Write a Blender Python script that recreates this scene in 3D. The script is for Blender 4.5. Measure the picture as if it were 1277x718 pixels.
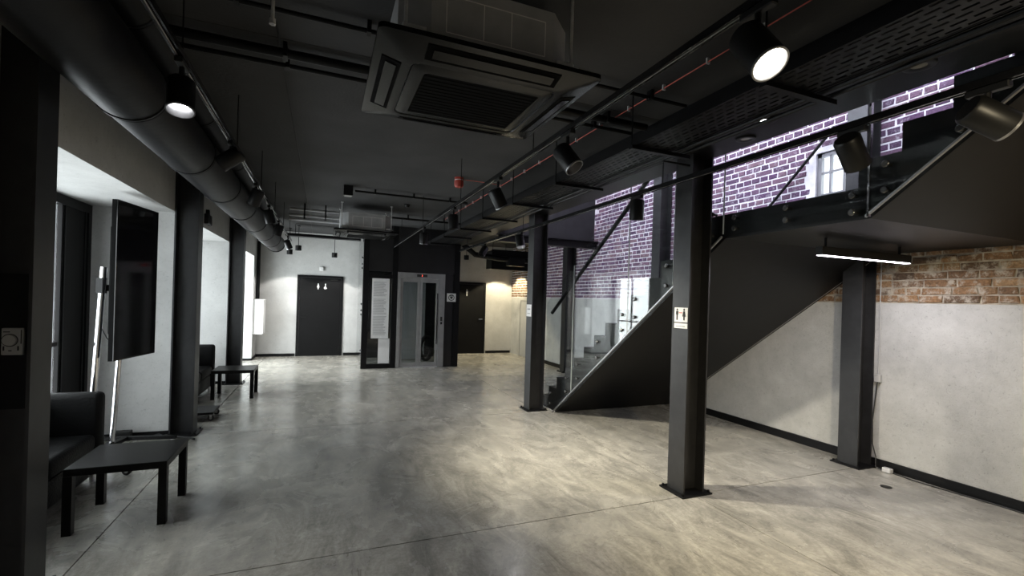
import bpy, bmesh, math, random
from mathutils import Vector, Matrix
random.seed(7)
scene = bpy.context.scene
for o in list(bpy.data.objects):
    bpy.data.objects.remove(o, do_unlink=True)
COL = scene.collection

# ------------------------------------------------------------------ camera
IMG_W, IMG_H, FPX = 1277.0, 718.0, 578.0
CAM_H, ROLL, YAW = 1.65, 0.030, math.atan(235.5 / 578.0)
fw = Vector((math.sin(YAW), math.cos(YAW), 0)); rt = Vector((math.cos(YAW), -math.sin(YAW), 0)); up = Vector((0, 0, 1))
cR = rt * math.cos(ROLL) + up * math.sin(ROLL)
cU = up * math.cos(ROLL) - rt * math.sin(ROLL)
cam_data = bpy.data.cameras.new('camera')
cam = bpy.data.objects.new('camera', cam_data); COL.objects.link(cam)
M = Matrix.Identity(4)
for i in range(3):
    M[i][0], M[i][1], M[i][2] = cR[i], cU[i], -fw[i]
M[2][3] = CAM_H
cam.matrix_world = M
cam_data.sensor_fit = 'HORIZONTAL'; cam_data.sensor_width = 36.0
cam_data.lens = 36.0 * FPX / IMG_W
cam_data.shift_y = 15.0 / IMG_W
cam_data.clip_start = 0.05; cam_data.clip_end = 200
scene.camera = cam

# ------------------------------------------------------------------ world, daylight, exposure
world = bpy.data.worlds.new('world'); scene.world = world
world.use_nodes = True
world.node_tree.nodes['Background'].inputs[0].default_value = (0.92, 0.96, 1.0, 1)
world.node_tree.nodes['Background'].inputs[1].default_value = 2.0
vs = scene.view_settings
vs.view_transform = 'Standard'; vs.look = 'None'; vs.gamma = 1.0; vs.use_curve_mapping = False
vs.exposure = 0.3

def area_light(name, loc, direction, sx, sy, watts, color):
    d = bpy.data.lights.new(name, 'AREA'); d.shape = 'RECTANGLE'; d.size = sx; d.size_y = sy
    d.energy = watts; d.color = color
    o = bpy.data.objects.new(name, d); COL.objects.link(o); o.location = loc
    o.rotation_euler = Vector(direction).to_track_quat('-Z', 'Y').to_euler()
    return o
NICHES = [(3.27, 6.35, 95), (6.75, 9.60, 85), (9.95, 12.75, 280)]
for a, b, w in NICHES:       # overcast daylight standing just outside each window of the left wall
    area_light('window_daylight', (-2.66, (a + b) / 2, 1.3), (1, 0, 0), b - a + .1, 2.5, w, (0.95, 0.98, 1.0))
# added fill above the stair to light the upper brick; daylight at upper window
area_light('stairwell_fill', (3.15, 4.3, 4.72), (1, 0, -0.05), 7.4, 1.1, 260, (0.86, 0.82, 1.0))
area_light('upper_window_daylight', (6.06, 3.59, 3.0), (-1, 0, 0), .6, 1.2, 20, (0.92, 0.94, 1.0))

# ------------------------------------------------------------------ helpers
class MB:
    def __init__(s): s.v = []; s.f = []
    def add(s, vs, fs):
        n = len(s.v); s.v += [tuple(p) for p in vs]; s.f += [tuple(i + n for i in f) for f in fs]; return s
    def box(s, x0, x1, y0, y1, z0, z1):
        if x1 < x0: x0, x1 = x1, x0
        if y1 < y0: y0, y1 = y1, y0
        if z1 < z0: z0, z1 = z1, z0
        return s.add([(x0,y0,z0),(x1,y0,z0),(x1,y1,z0),(x0,y1,z0),(x0,y0,z1),(x1,y0,z1),(x1,y1,z1),(x0,y1,z1)],
              [(0,3,2,1),(4,5,6,7),(0,1,5,4),(1,2,6,5),(2,3,7,6),(3,0,4,7)])
    def prism(s, poly, axis, a, b):
        """poly: 2D points; axis 'x','y','z' is the extrusion axis from a to b"""
        def P(p, t):
            if axis == 'x': return (t, p[0], p[1])
            if axis == 'y': return (p[0], t, p[1])
            return (p[0], p[1], t)
        n = len(poly)
        vs = [P(p, a) for p in poly] + [P(p, b) for p in poly]
        fs = [tuple(range(n)), tuple(reversed(range(n, 2*n)))]
        for i in range(n):
            j = (i + 1) % n; fs.append((i, i + n, j + n, j))
        return s.add(vs, fs)
    def cyl(s, p0, p1, r0, r1=None, n=16, caps=True):
        r1 = r0 if r1 is None else r1
        p0, p1 = Vector(p0), Vector(p1); d = (p1 - p0).normalized()
        a = d.orthogonal().normalized(); b = d.cross(a)
        vs = []
        for p, r in ((p0, r0), (p1, r1)):
            for i in range(n):
                t = 2 * math.pi * i / n
                vs.append(p + a * (r * math.cos(t)) + b * (r * math.sin(t)))
        fs = [(i, (i+1) % n, n + (i+1) % n, n + i) for i in range(n)]
        if caps: fs += [tuple(reversed(range(n))), tuple(range(n, 2*n))]
        return s.add(vs, fs)
    def lathe(s, p0, d, prof, n=20):
        """prof: list of (distance along d, radius)"""
        p0 = Vector(p0); d = Vector(d).normalized(); a = d.orthogonal().normalized(); b = d.cross(a)
        vs = []
        for h, r in prof:
            for i in range(n):
                t = 2 * math.pi * i / n
                vs.append(p0 + d * h + a * (r * math.cos(t)) + b * (r * math.sin(t)))
        fs = []
        for k in range(len(prof) - 1):
            for i in range(n):
                fs.append((k*n + i, k*n + (i+1) % n, (k+1)*n + (i+1) % n, (k+1)*n + i))
        return s.add(vs, fs)
    def tube(s, pts, r, n=8):
        pts = [Vector(p) for p in pts]; vs = []; fs = []; prev = None
        for k, p in enumerate(pts):
            d = (pts[min(k+1, len(pts)-1)] - pts[max(k-1, 0)]).normalized()
            if prev is None: a = d.orthogonal().normalized()
            else: a = (prev - d * prev.dot(d)).normalized()
            prev = a; b = d.cross(a)
            for i in range(n):
                t = 2*math.pi*i/n
                vs.append(p + a*(r*math.cos(t)) + b*(r*math.sin(t)))
        for k in range(len(pts)-1):
            for i in range(n):
                fs.append((k*n+i, k*n+(i+1) % n, (k+1)*n+(i+1) % n, (k+1)*n+i))
        fs += [tuple(reversed(range(n))), tuple(range((len(pts)-1)*n, len(pts)*n))]
        return s.add(vs, fs)
    def rbox(s, x0, x1, y0, y1, z0, z1, r, seg=2):
        bm = bmesh.new(); bmesh.ops.create_cube(bm, size=1)
        for v in bm.verts:
            v.co = Vector(((x0+x1)/2 + v.co.x*(x1-x0), (y0+y1)/2 + v.co.y*(y1-y0), (z0+z1)/2 + v.co.z*(z1-z0)))
        bmesh.ops.bevel(bm, geom=list(bm.edges), offset=r, segments=seg, profile=.5, affect='EDGES')
        bm.verts.index_update()
        s.add([v.co.copy() for v in bm.verts], [tuple(v.index for v in f.verts) for f in bm.faces]); bm.free()
        return s
    def mesh(s, name, smooth=False):
        me = bpy.data.meshes.new(name); me.from_pydata([tuple(p) for p in s.v], [], s.f); me.update()
        bm = bmesh.new(); bm.from_mesh(me); bmesh.ops.recalc_face_normals(bm, faces=bm.faces); bm.to_mesh(me); bm.free()
        if smooth:
            me.polygons.foreach_set('use_smooth', [True]*len(me.polygons))
            try: me.set_sharp_from_angle(angle=math.radians(38))
            except Exception: pass
        return me

def link(name, me, m, parent=None, loc=(0, 0, 0)):
    o = bpy.data.objects.new(name, me); COL.objects.link(o); o.location = loc
    if m is not None and len(me.materials) == 0: me.materials.append(m)
    if parent is not None: o.parent = parent
    return o
def obj(name, mb, m, parent=None, smooth=False, loc=(0, 0, 0)):
    return link(name, mb.mesh(name, smooth), m, parent, loc)
def thing(name, label, cat, loc=(0, 0, 0), group=None, rotz=0):
    o = bpy.data.objects.new(name, None); COL.objects.link(o); o.location = loc
    o.rotation_euler = (0, 0, rotz); o.empty_display_size = .1
    return tag(o, label, cat, group)
def tag(o, label, cat, group=None):
    o['label'] = label; o['category'] = cat
    if group: o['group'] = group
    return o
def struct(name, mb, m, label=None, smooth=False):
    o = obj(name, mb, m, None, smooth); o['kind'] = 'structure'
    if label: o['label'] = label
    return o
def dup(root, loc, label=None, group=None, rotz=None):
    r = root.copy(); COL.objects.link(r); r.location = loc
    if rotz is not None: r.rotation_euler = (0, 0, rotz)
    if label: r['label'] = label
    if group: r['group'] = group
    for ch in list(root.children):
        c = ch.copy(); COL.objects.link(c); c.parent = r
        for g in list(ch.children):
            d = g.copy(); COL.objects.link(d); d.parent = c
    return r

# ------------------------------------------------------------------ materials
def newmat(name):
    m = bpy.data.materials.new(name); m.use_nodes = True
    return m, m.node_tree.nodes, m.node_tree.links, m.node_tree.nodes['Principled BSDF']
def simple(name, col, rough=.5, metal=0., var=.0, scale=8., bump=0., bscale=60., spec=.5):
    m, N, L, P = newmat(name)
    P.inputs['Roughness'].default_value = rough; P.inputs['Metallic'].default_value = metal
    P.inputs['Specular IOR Level'].default_value = spec
    tc = N.new('ShaderNodeTexCoord')
    nz = N.new('ShaderNodeTexNoise'); nz.inputs['Scale'].default_value = scale; nz.inputs['Detail'].default_value = 6
    L.new(tc.outputs['Object'], nz.inputs['Vector'])
    rp = N.new('ShaderNodeValToRGB')
    lo = [c * (1 - var) for c in col]; hi = [min(1, c * (1 + var)) for c in col]
    rp.color_ramp.elements[0].position = .3; rp.color_ramp.elements[1].position = .7
    rp.color_ramp.elements[0].color = (*lo, 1); rp.color_ramp.elements[1].color = (*hi, 1)
    L.new(nz.outputs['Fac'], rp.inputs['Fac']); L.new(rp.outputs['Color'], P.inputs['Base Color'])
    if bump > 0:
        n2 = N.new('ShaderNodeTexNoise'); n2.inputs['Scale'].default_value = bscale; n2.inputs['Detail'].default_value = 5
        L.new(tc.outputs['Object'], n2.inputs['Vector'])
        bp = N.new('ShaderNodeBump'); bp.inputs['Strength'].default_value = bump; bp.inputs['Distance'].default_value = .01
        L.new(n2.outputs['Fac'], bp.inputs['Height']); L.new(bp.outputs['Normal'], P.inputs['Normal'])
    return m
def emis(name, col, s):
    m, N, L, P = newmat(name)
    P.inputs['Base Color'].default_value = (*col, 1); P.inputs['Emission Color'].default_value = (*col, 1)
    P.inputs['Emission Strength'].default_value = s
    return m
def glass(name, tint=(.93, .95, .95), base=.04):
    m, N, L, P = newmat(name); N.remove(P)
    out = [n for n in N if n.type == 'OUTPUT_MATERIAL'][0]
    tr = N.new('ShaderNodeBsdfTransparent'); tr.inputs['Color'].default_value = (*tint, 1)
    gl = N.new('ShaderNodeBsdfGlossy'); gl.inputs['Roughness'].default_value = .02
    lw = N.new('ShaderNodeLayerWeight'); lw.inputs['Blend'].default_value = .5
    pw = N.new('ShaderNodeMath'); pw.operation = 'POWER'; pw.inputs[1].default_value = 5.0
    ma = N.new('ShaderNodeMath'); ma.operation = 'MULTIPLY_ADD'; ma.inputs[1].default_value = 1 - base; ma.inputs[2].default_value = base
    mx = N.new('ShaderNodeMixShader')
    L.new(lw.outputs['Facing'], pw.inputs[0]); L.new(pw.outputs[0], ma.inputs[0])
    L.new(ma.outputs[0], mx.inputs['Fac']); L.new(tr.outputs[0], mx.inputs[1]); L.new(gl.outputs[0], mx.inputs[2])
    L.new(mx.outputs[0], out.inputs['Surface'])
    return m
def concrete_floor():
    m, N, L, P = newmat('polished_concrete')
    tc = N.new('ShaderNodeTexCoord')
    def noise(sc, det, rough=.6, dist=0., stretch=None):
        n = N.new('ShaderNodeTexNoise'); n.inputs['Scale'].default_value = sc; n.inputs['Detail'].default_value = det
        n.inputs['Roughness'].default_value = rough; n.inputs['Distortion'].default_value = dist
        if stretch:
            mp = N.new('ShaderNodeMapping'); mp.inputs['Scale'].default_value = stretch; mp.inputs['Rotation'].default_value = (0, 0, .5)
            L.new(tc.outputs['Object'], mp.inputs['Vector']); L.new(mp.outputs[0], n.inputs['Vector'])
        else: L.new(tc.outputs['Object'], n.inputs['Vector'])
        return n
    def ramp(src, p0, c0, p1, c1):
        r = N.new('ShaderNodeValToRGB'); e = r.color_ramp.elements
        e[0].position = p0; e[0].color = (*c0, 1); e[1].position = p1; e[1].color = (*c1, 1)
        L.new(src, r.inputs['Fac']); return r
    def mix(kind, fac, a, b):
        x = N.new('ShaderNodeMix'); x.data_type = 'RGBA'; x.blend_type = kind
        if isinstance(fac, float): x.inputs[0].default_value = fac
        else: L.new(fac, x.inputs[0])
        for s, v in ((6, a), (7, b)):
            if isinstance(v, tuple): x.inputs[s].default_value = (*v, 1)
            else: L.new(v, x.inputs[s])
        return x.outputs[2]
    big = ramp(noise(1.1, 6, .68, .9).outputs['Fac'], .34, (.30, .292, .265), .68, (.47, .455, .41))
    mid = ramp(noise(4.2, 12, .74, 1.6, (1, .40, 1)).outputs['Fac'], .30, (.50, .50, .50), .70, (1.32, 1.31, 1.27))
    fine = ramp(noise(36, 8, .8).outputs['Fac'], .32, (.70, .70, .70), .68, (1.20, 1.20, 1.20))
    c = mix('MULTIPLY', 1.0, big.outputs[0], mid.outputs[0]); c = mix('MULTIPLY', .8, c, fine.outputs[0])
    pale = ramp(noise(2.6, 12, .76, 2.4, (1, .5, 1)).outputs['Fac'], .63, (0, 0, 0), .76, (1, 1, 1))
    c = mix('MIX', mix('MULTIPLY', 1.0, pale.outputs[0], (.55, .55, .55)), c, (.55, .535, .49))
    L.new(c, P.inputs['Base Color'])
    rr = ramp(noise(1.6, 6, .65, .8).outputs['Fac'], .3, (.15, .15, .15), .7, (.36, .36, .36))
    L.new(rr.outputs[0], P.inputs['Roughness'])
    P.inputs['Specular IOR Level'].default_value = .55
    bp = N.new('ShaderNodeBump'); bp.inputs['Strength'].default_value = .06; bp.inputs['Distance'].default_value = .01
    L.new(noise(26, 6, .7).outputs['Fac'], bp.inputs['Height']); L.new(bp.outputs['Normal'], P.inputs['Normal'])
    return m
def plaster(name, col, var=.12, bump=.35):
    m, N, L, P = newmat(name)
    P.inputs['Roughness'].default_value = .85
    tc = N.new('ShaderNodeTexCoord')
    a = N.new('ShaderNodeTexNoise'); a.inputs['Scale'].default_value = 2.2; a.inputs['Detail'].default_value = 8; a.inputs['Roughness'].default_value = .7
    b = N.new('ShaderNodeTexNoise'); b.inputs['Scale'].default_value = 38; b.inputs['Detail'].default_value = 6; b.inputs['Roughness'].default_value = .75; b.inputs['Distortion'].default_value = 1.0
    L.new(tc.outputs['Object'], a.inputs['Vector']); L.new(tc.outputs['Object'], b.inputs['Vector'])
    r = N.new('ShaderNodeValToRGB'); e = r.color_ramp.elements
    e[0].position = .3; e[1].position = .7
    e[0].color = (*[x*(1-var) for x in col], 1); e[1].color = (*[min(1, x*(1+var)) for x in col], 1)
    L.new(a.outputs['Fac'], r.inputs['Fac'])
    pit = N.new('ShaderNodeValToRGB'); pe = pit.color_ramp.elements
    pe[0].position = .28; pe[0].color = (.62, .62, .62, 1); pe[1].position = .44; pe[1].color = (1, 1, 1, 1)
    L.new(b.outputs['Fac'], pit.inputs['Fac'])
    x = N.new('ShaderNodeMix'); x.data_type = 'RGBA'; x.blend_type = 'MULTIPLY'; x.inputs[0].default_value = 1
    L.new(r.outputs[0], x.inputs[6]); L.new(pit.outputs[0], x.inputs[7]); L.new(x.outputs[2], P.inputs['Base Color'])
    bp = N.new('ShaderNodeBump'); bp.inputs['Strength'].default_value = bump; bp.inputs['Distance'].default_value = .008
    L.new(b.outputs['Fac'], bp.inputs['Height']); L.new(bp.outputs['Normal'], P.inputs['Normal'])
    return m
def brickmat(name, cols, smear, smear_amt, thr=.54):
    m, N, L, P = newmat(name)
    P.inputs['Roughness'].default_value = .9
    oi = N.new('ShaderNodeObjectInfo'); ge = N.new('ShaderNodeNewGeometry')
    ad = N.new('ShaderNodeMath'); ad.operation = 'ADD'
    L.new(oi.outputs['Random'], ad.inputs[0]); L.new(ge.outputs['Random Per Island'], ad.inputs[1])
    fr = N.new('ShaderNodeMath'); fr.operation = 'FRACT'; L.new(ad.outputs[0], fr.inputs[0])
    r = N.new('ShaderNodeValToRGB'); r.color_ramp.interpolation = 'LINEAR'
    e = r.color_ramp.elements
    while len(e) < len(cols): e.new(.5)
    for i, c in enumerate(cols):
        e[i].position = i / (len(cols) - 1); e[i].color = (*c, 1)
    L.new(fr.outputs[0], r.inputs['Fac'])
    n = N.new('ShaderNodeTexNoise'); n.inputs['Scale'].default_value = 9; n.inputs['Detail'].default_value = 9; n.inputs['Roughness'].default_value = .75
    L.new(ge.outputs['Position'], n.inputs['Vector'])
    nr = N.new('ShaderNodeValToRGB'); ne = nr.color_ramp.elements
    ne[0].position = thr; ne[0].color = (0, 0, 0, 1); ne[1].position = thr + .11; ne[1].color = (smear_amt,)*3 + (1,)
    L.new(n.outputs['Fac'], nr.inputs['Fac'])
    n3 = N.new('ShaderNodeTexNoise'); n3.inputs['Scale'].default_value = 60; n3.inputs['Detail'].default_value = 6
    L.new(ge.outputs['Position'], n3.inputs['Vector'])
    dr = N.new('ShaderNodeValToRGB'); de = dr.color_ramp.elements
    de[0].position = .3; de[0].color = (.6, .6, .6, 1); de[1].position = .7; de[1].color = (1.25, 1.25, 1.25, 1)
    L.new(n3.outputs['Fac'], dr.inputs['Fac'])
    mu = N.new('ShaderNodeMix'); mu.data_type = 'RGBA'; mu.blend_type = 'MULTIPLY'; mu.inputs[0].default_value = 1
    L.new(r.outputs[0], mu.inputs[6]); L.new(dr.outputs[0], mu.inputs[7])
    x = N.new('ShaderNodeMix'); x.data_type = 'RGBA'
    L.new(nr.outputs[0], x.inputs[0]); L.new(mu.outputs[2], x.inputs[6]); x.inputs[7].default_value = (*smear, 1)
    L.new(x.outputs[2], P.inputs['Base Color'])
    bp = N.new('ShaderNodeBump'); bp.inputs['Strength'].default_value = .6; bp.inputs['Distance'].default_value = .01
    L.new(n3.outputs['Fac'], bp.inputs['Height']); L.new(bp.outputs['Normal'], P.inputs['Normal'])
    return m

MAT = dict(
    floor=concrete_floor(),
    joint=simple('joint_filler', (.05, .048, .045), .9),
    plaster=plaster('grey_plaster', (.50, .50, .49)),
    plaster_r=plaster('raw_plaster_right', (.47, .47, .455), .18, 1.0),
    ceiling=simple('dark_ceiling', (.038, .038, .039), .85, 0, .25, 1.5, .25, 40),
    dark=simple('dark_wall', (.014, .014, .016), .6, 0, .3, 6),
    steel=simple('black_steel', (.0055, .0055, .006), .42, 0, .25, 12, .05, 200, .2),
    steel_gloss=simple('black_gloss', (.006, .006, .0065), .18, 0, .1, 5),
    duct=simple('duct_black', (.008, .008, .009), .46, 0, .3, 10, .10, 30, .16),
    grey_metal=simple('brushed_metal', (.30, .30, .31), .32, .85, .1, 20),
    galv=simple('galvanised', (.62, .62, .62), .40, .2, .15, 30),
    chrome=simple('chrome', (.8, .8, .82), .12, 1.0, .02),
    acbody=simple('ac_body', (.40, .40, .405), .5, .1, .12, 8),
    acpanel=simple('ac_panel', (.0045, .0045, .0045), .25, 0, .1, 4, 0, 1, .25),
    acline=simple('ac_line', (.85, .83, .80), .6),
    white=simple('white_paint', (.78, .78, .77), .5, 0, .03),
    paper=simple('paper', (.74, .74, .73), .8, 0, .04, 20),
    ink=simple('ink', (.03, .03, .03), .8),
    greyink=simple('grey_print', (.33, .33, .33), .8, 0, .4, 90),
    redink=simple('red_print', (.55, .06, .05), .7),
    wood=simple('black_brown_table', (.005, .0047, .0044), .38, 0, .3, 25, .04, 120, .16),
    leather=simple('black_leather', (.003, .003, .0033), .5, 0, .25, 20, .35, 55, .18),
    screen=simple('tv_screen', (.004, .004, .005), .07, 0, .0, 5, 0, 1, .6),
    plastic=simple('black_plastic', (.007, .007, .007), .40, 0, .1, 30, 0, 1, .3),
    rubber=simple('rubber', (.03, .03, .03), .7),
    greyplastic=simple('grey_plastic', (.42, .42, .41), .5, 0, .05),
    red=simple('red_plastic', (.38, .045, .03), .5, 0, .1),
    redcable=simple('red_cable', (.62, .12, .09), .5, 0, .1),
    doorblack=simple('black_door', (.004, .004, .0043), .55, 0, .2, 5, .03, 80, .18),
    liftsteel=simple('lift_steel', (.34, .34, .34), .30, .35, .12, 6),
    liftdark=simple('lift_dark', (.010, .010, .011), .4, .0, .3, 4),
    glass=glass('clear_glass'),
    smoke=glass('smoke_glass', (.55, .57, .58)),
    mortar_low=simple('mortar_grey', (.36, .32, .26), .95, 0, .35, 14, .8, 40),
    mortar_up=simple('mortar_light_tinted', (.80, .78, .82), .95, 0, .10, 14, .6, 40),  # same mortar as below, whitened in colour for the brighter upper light
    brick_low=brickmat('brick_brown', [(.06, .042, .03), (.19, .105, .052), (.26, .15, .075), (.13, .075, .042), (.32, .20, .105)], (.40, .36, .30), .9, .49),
    brick_up=brickmat('brick_light_tinted', [(.085, .048, .095), (.15, .085, .15), (.20, .115, .16), (.11, .055, .125), (.24, .15, .17)], (.60, .57, .62), .6),  # same brick as below, violet upper light put into its colour
    matte=simple('matte_black', (.004, .004, .004), .9, 0, .1, 10, 0, 1, .08),
    greyframe=simple('grey_window_paint', (.22, .22, .23), .5),
    column=simple('column_steel', (.018, .018, .019), .38, 0, .25, 12, .05, 200, .5),
    boltmetal=simple('dark_bolt_metal', (.10, .10, .10), .25, .8),
    glassedge=simple('glass_edge', (.42, .45, .45), .3),
    lens_warm=emis('lamp_lens_warm', (1.0, .95, .82), 14),
    lens_cool=emis('lamp_lens_white', (1.0, 1.0, 1.0), 8),
    tube=emis('led_bar', (.95, .88, 1.0), 9),
    redlight=emis('red_display', (1.0, .08, .05), 3),
    lens_off=simple('lamp_lens_off', (.35, .34, .30), .2, .3),
)

# ------------------------------------------------------------------ setting: floor, ceiling, walls
CEIL = 3.27; XL = -1.57; XR = 5.47; YB = 13.45; YN = -2.6
floor = struct('floor', MB().box(-2.64, 5.9, YN, YB + .3, -.16, -.012), MAT['joint'], 'polished concrete floor cut into large slabs')
xs = [-2.64, -1.33, 3.03, 5.9]; ys = [YN, 0.0, 3.13, 6.25, 9.38, 12.5, YB + .3]
g = .004
for i in range(3):
    for j in range(6):
        s = MB().box(xs[i] + g, xs[i+1] - g, ys[j] + g, ys[j+1] - g, -.012, 0)
        obj('slab', s, MAT['floor'], floor)

ceil = struct('ceiling', MB().box(-2.64, 3.17, YN, YB + .3, CEIL + .012, CEIL + .25), MAT['dark'], 'dark painted concrete ceiling with joints')
for x0, x1 in ((-2.64, -.312), (-.300, 3.17)):
    for y0, y1 in ((YN, 3.30), (3.306, 9.4), (9.406, YB + .3)):
        obj('panel', MB().box(x0, x1, y0, y1, CEIL, CEIL + .012), MAT['ceiling'], ceil)
obj('panel', MB().box(3.176, 5.9, 8.95, YB + .3, CEIL, CEIL + .012), MAT['ceiling'], ceil)
obj('panel', MB().box(3.176, 5.9, YN, .1, CEIL, CEIL + .012), MAT['ceiling'], ceil)

wl = MB()
prev = YN
for a, b, w in NICHES:
    wl.box(-2.6, XL, prev, a, 0, CEIL); wl.box(-2.6, XL, a, b, 2.53, CEIL); prev = b
wl.box(-2.6, XL, prev, YB + .3, 0, CEIL)
wall_left = struct('wall_left', wl, MAT['plaster'], 'grey plastered left wall with deep window niches')
wall_back = struct('wall_back', MB().box(-2.6, 5.9, YB, YB + .3, 0, CEIL + .2), MAT['plaster'], 'grey plastered end wall with two black doors')
wall_near = struct('wall_near', MB().box(-2.6, 5.9, YN - .2, YN, 0, CEIL + 2.5), MAT['plaster'])

# right wall: mortar backing (with the upper window cut out), plaster below, bricks on top
WZ0, WZ1, WY0, WY1 = 2.42, 3.52, 3.34, 3.82
PLZ = 1.735
back_low = MB().box(XR + .02, XR + .45, YN, YB, 0, PLZ)
wall_right = struct('wall_right', back_low, MAT['mortar_low'], 'right wall of bare brick above raw grey plaster')
obj('plaster_panel', MB().box(XR, XR + .02, YN, YB, 0, PLZ), MAT['plaster_r'], wall_right)
def soffit(y):
    if y >= 3.06: return max(0, (6.13 - y) * .7313)
    if y >= 1.9: return 2.245
    return 2.245 + (1.9 - y) * .76
up_m = MB(); low_m = MB()
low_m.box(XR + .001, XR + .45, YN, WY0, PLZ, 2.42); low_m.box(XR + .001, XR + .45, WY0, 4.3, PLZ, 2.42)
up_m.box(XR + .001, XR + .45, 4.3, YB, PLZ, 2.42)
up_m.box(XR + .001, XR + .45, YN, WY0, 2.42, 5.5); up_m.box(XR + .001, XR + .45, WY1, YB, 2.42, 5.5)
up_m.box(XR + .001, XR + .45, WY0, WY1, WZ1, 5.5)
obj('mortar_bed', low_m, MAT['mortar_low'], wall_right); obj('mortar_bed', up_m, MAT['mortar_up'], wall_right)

def px(p):
    d = Vector(p) - Vector((0, 0, CAM_H)); f = d.dot(fw)
    return (638.5 + FPX * d.dot(cR) / f, 374 - FPX * d.dot(cU) / f)
def side_top(y):
    if y > 3.4: return .1754 * max(1, min(14, int((6.614 - y) / .247) + 1))
    if y > 1.98: return 2.455
    return 2.455 + .1754 * (int((1.98 - y) / .245) + 1)
def brick_visible(y, z):
    if y < .8: return False
    if z < soffit(y) - .02 and y < 6.1: return True
    s = 3.25 / XR; yy, zz = y * s, 1.65 + (z - 1.65) * s
    if yy < .9: return False
    if zz < side_top(yy) and yy < 6.4: return False
    if 1.65 + (z - 1.65) * 3.17 / XR > 2.97: return False
    x, _ = px((XR, y, z))
    if 834 < x < 889 or x < 682: return False
    return x < 1290
def brick_geo(w, h, d, jit):
    j = lambda k: random.uniform(-k, k)
    c = .006
    v = [(0.012, -w/2, -h/2), (0.012, w/2, -h/2), (0.012, w/2, h/2), (0.012, -w/2, h/2)]
    v += [(-d + .006, a + j(jit), b + j(jit)) for a, b in ((-w/2, -h/2), (w/2, -h/2), (w/2, h/2), (-w/2, h/2))]
    v += [(-d + j(.002), a + j(jit), b + j(jit)) for a, b in ((-w/2 + c, -h/2 + c), (w/2 - c, -h/2 + c), (w/2 - c, h/2 - c), (-w/2 + c, h/2 - c))]
    f = []
    for k in (0, 4):
        for i in range(4): f.append((k+i, k+(i+1) % 4, k+4+(i+1) % 4, k+4+i))
    f.append((8, 9, 10, 11))
    return v, f
rows = []
CH = .0765
nrow = int((4.25 - PLZ) / CH)
for r in range(nrow):
    z = PLZ + .006 + CH * (r + .5)
    L0 = .255 if r % 2 == 0 else .1275
    y = YN + .1 + (.06 if r % 4 < 2 else .0)
    while y < YB - .02:
        w = L0 * random.uniform(.93, 1.07)
        if z < 2.44 and y < 4.3: w = random.choice((.125, .13, .19, .25, .25)) * random.uniform(.92, 1.1)
        yc = y + w / 2; y += w
        if z > WZ0 - .03 and z < WZ1 + .03 and WY0 - w/2 - .005 < yc < WY1 + w/2 + .005: continue
        if yc > 8.7 and z > CEIL: continue
        rows.append((yc, z, w - .017, CH - .016))
vis = []
for b in rows:
    d = math.hypot(XR, b[0]); a = b[2] / d * (XR / d) * b[3] / d
    vis.append((a if brick_visible(b[0], b[1]) else 0, b))
order = sorted(range(len(rows)), key=lambda i: -vis[i][0])
single = set(i for i in order[:300] if vis[i][0] > 0)
def is_low(y, z): return (z < 2.44 and y < 4.3) or (y > 12.2)  # one wall, coloured apart by how the light on it differs
variants = {}
for kind, w in (('s', .238), ('h', .1105)):
    for mk in ('brick_low', 'brick_up'):
        for k in range(5):
            v, f = brick_geo(w, CH - .016, random.uniform(.004, .013) + (.003 if mk == 'brick_low' else 0), .008 if mk == 'brick_low' else .004)
            me = MB().add(v, f).mesh('brick'); me.materials.append(MAT[mk]); variants[(kind, mk, k)] = me
stuff = {'brick_low': MB(), 'brick_up': MB()}
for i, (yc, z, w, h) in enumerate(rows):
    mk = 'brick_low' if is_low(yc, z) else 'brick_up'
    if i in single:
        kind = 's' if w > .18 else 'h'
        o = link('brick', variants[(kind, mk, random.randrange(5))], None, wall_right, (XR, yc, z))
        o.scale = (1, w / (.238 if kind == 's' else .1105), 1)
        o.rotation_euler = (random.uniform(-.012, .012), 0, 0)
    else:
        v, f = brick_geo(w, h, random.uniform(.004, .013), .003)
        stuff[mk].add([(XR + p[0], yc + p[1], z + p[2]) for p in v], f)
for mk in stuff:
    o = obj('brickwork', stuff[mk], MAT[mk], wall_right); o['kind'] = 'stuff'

# upper window in the brick wall
w = obj('window_4', MB().box(XR + .03, XR + .08, WY0, WY0 + .05, WZ0, WZ1).box(XR + .03, XR + .08, WY1 - .05, WY1, WZ0, WZ1)
        .box(XR + .03, XR + .08, WY0, WY1, WZ0, WZ0 + .05).box(XR + .03, XR + .08, WY0, WY1, WZ1 - .05, WZ1), MAT['greyframe'])
w['kind'] = 'structure'; w['label'] = 'small paned window in the brick wall above the landing'
for yy in (3.51, 3.67): obj('mullion', MB().box(XR + .035, XR + .075, yy - .012, yy + .012, WZ0 + .05, WZ1 - .05), MAT['greyframe'], w)
for zz in (2.75, 3.02, 3.28): obj('glazing_bar', MB().box(XR + .037, XR + .073, WY0 + .05, WY1 - .05, zz - .012, zz + .012), MAT['greyframe'], w)
ysp = [WY0 + .05, 3.498, 3.522, 3.658, 3.682, WY1 - .05]; zsp = [WZ0 + .05, 2.738, 2.762, 3.008, 3.032, 3.268, 3.292, WZ1 - .05]
for a in range(0, 6, 2):
    for b in range(0, 8, 2):
        obj('pane', MB().box(XR + .052, XR + .058, ysp[a], ysp[a+1], zsp[b], zsp[b+1]), MAT['glass'], w)

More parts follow.
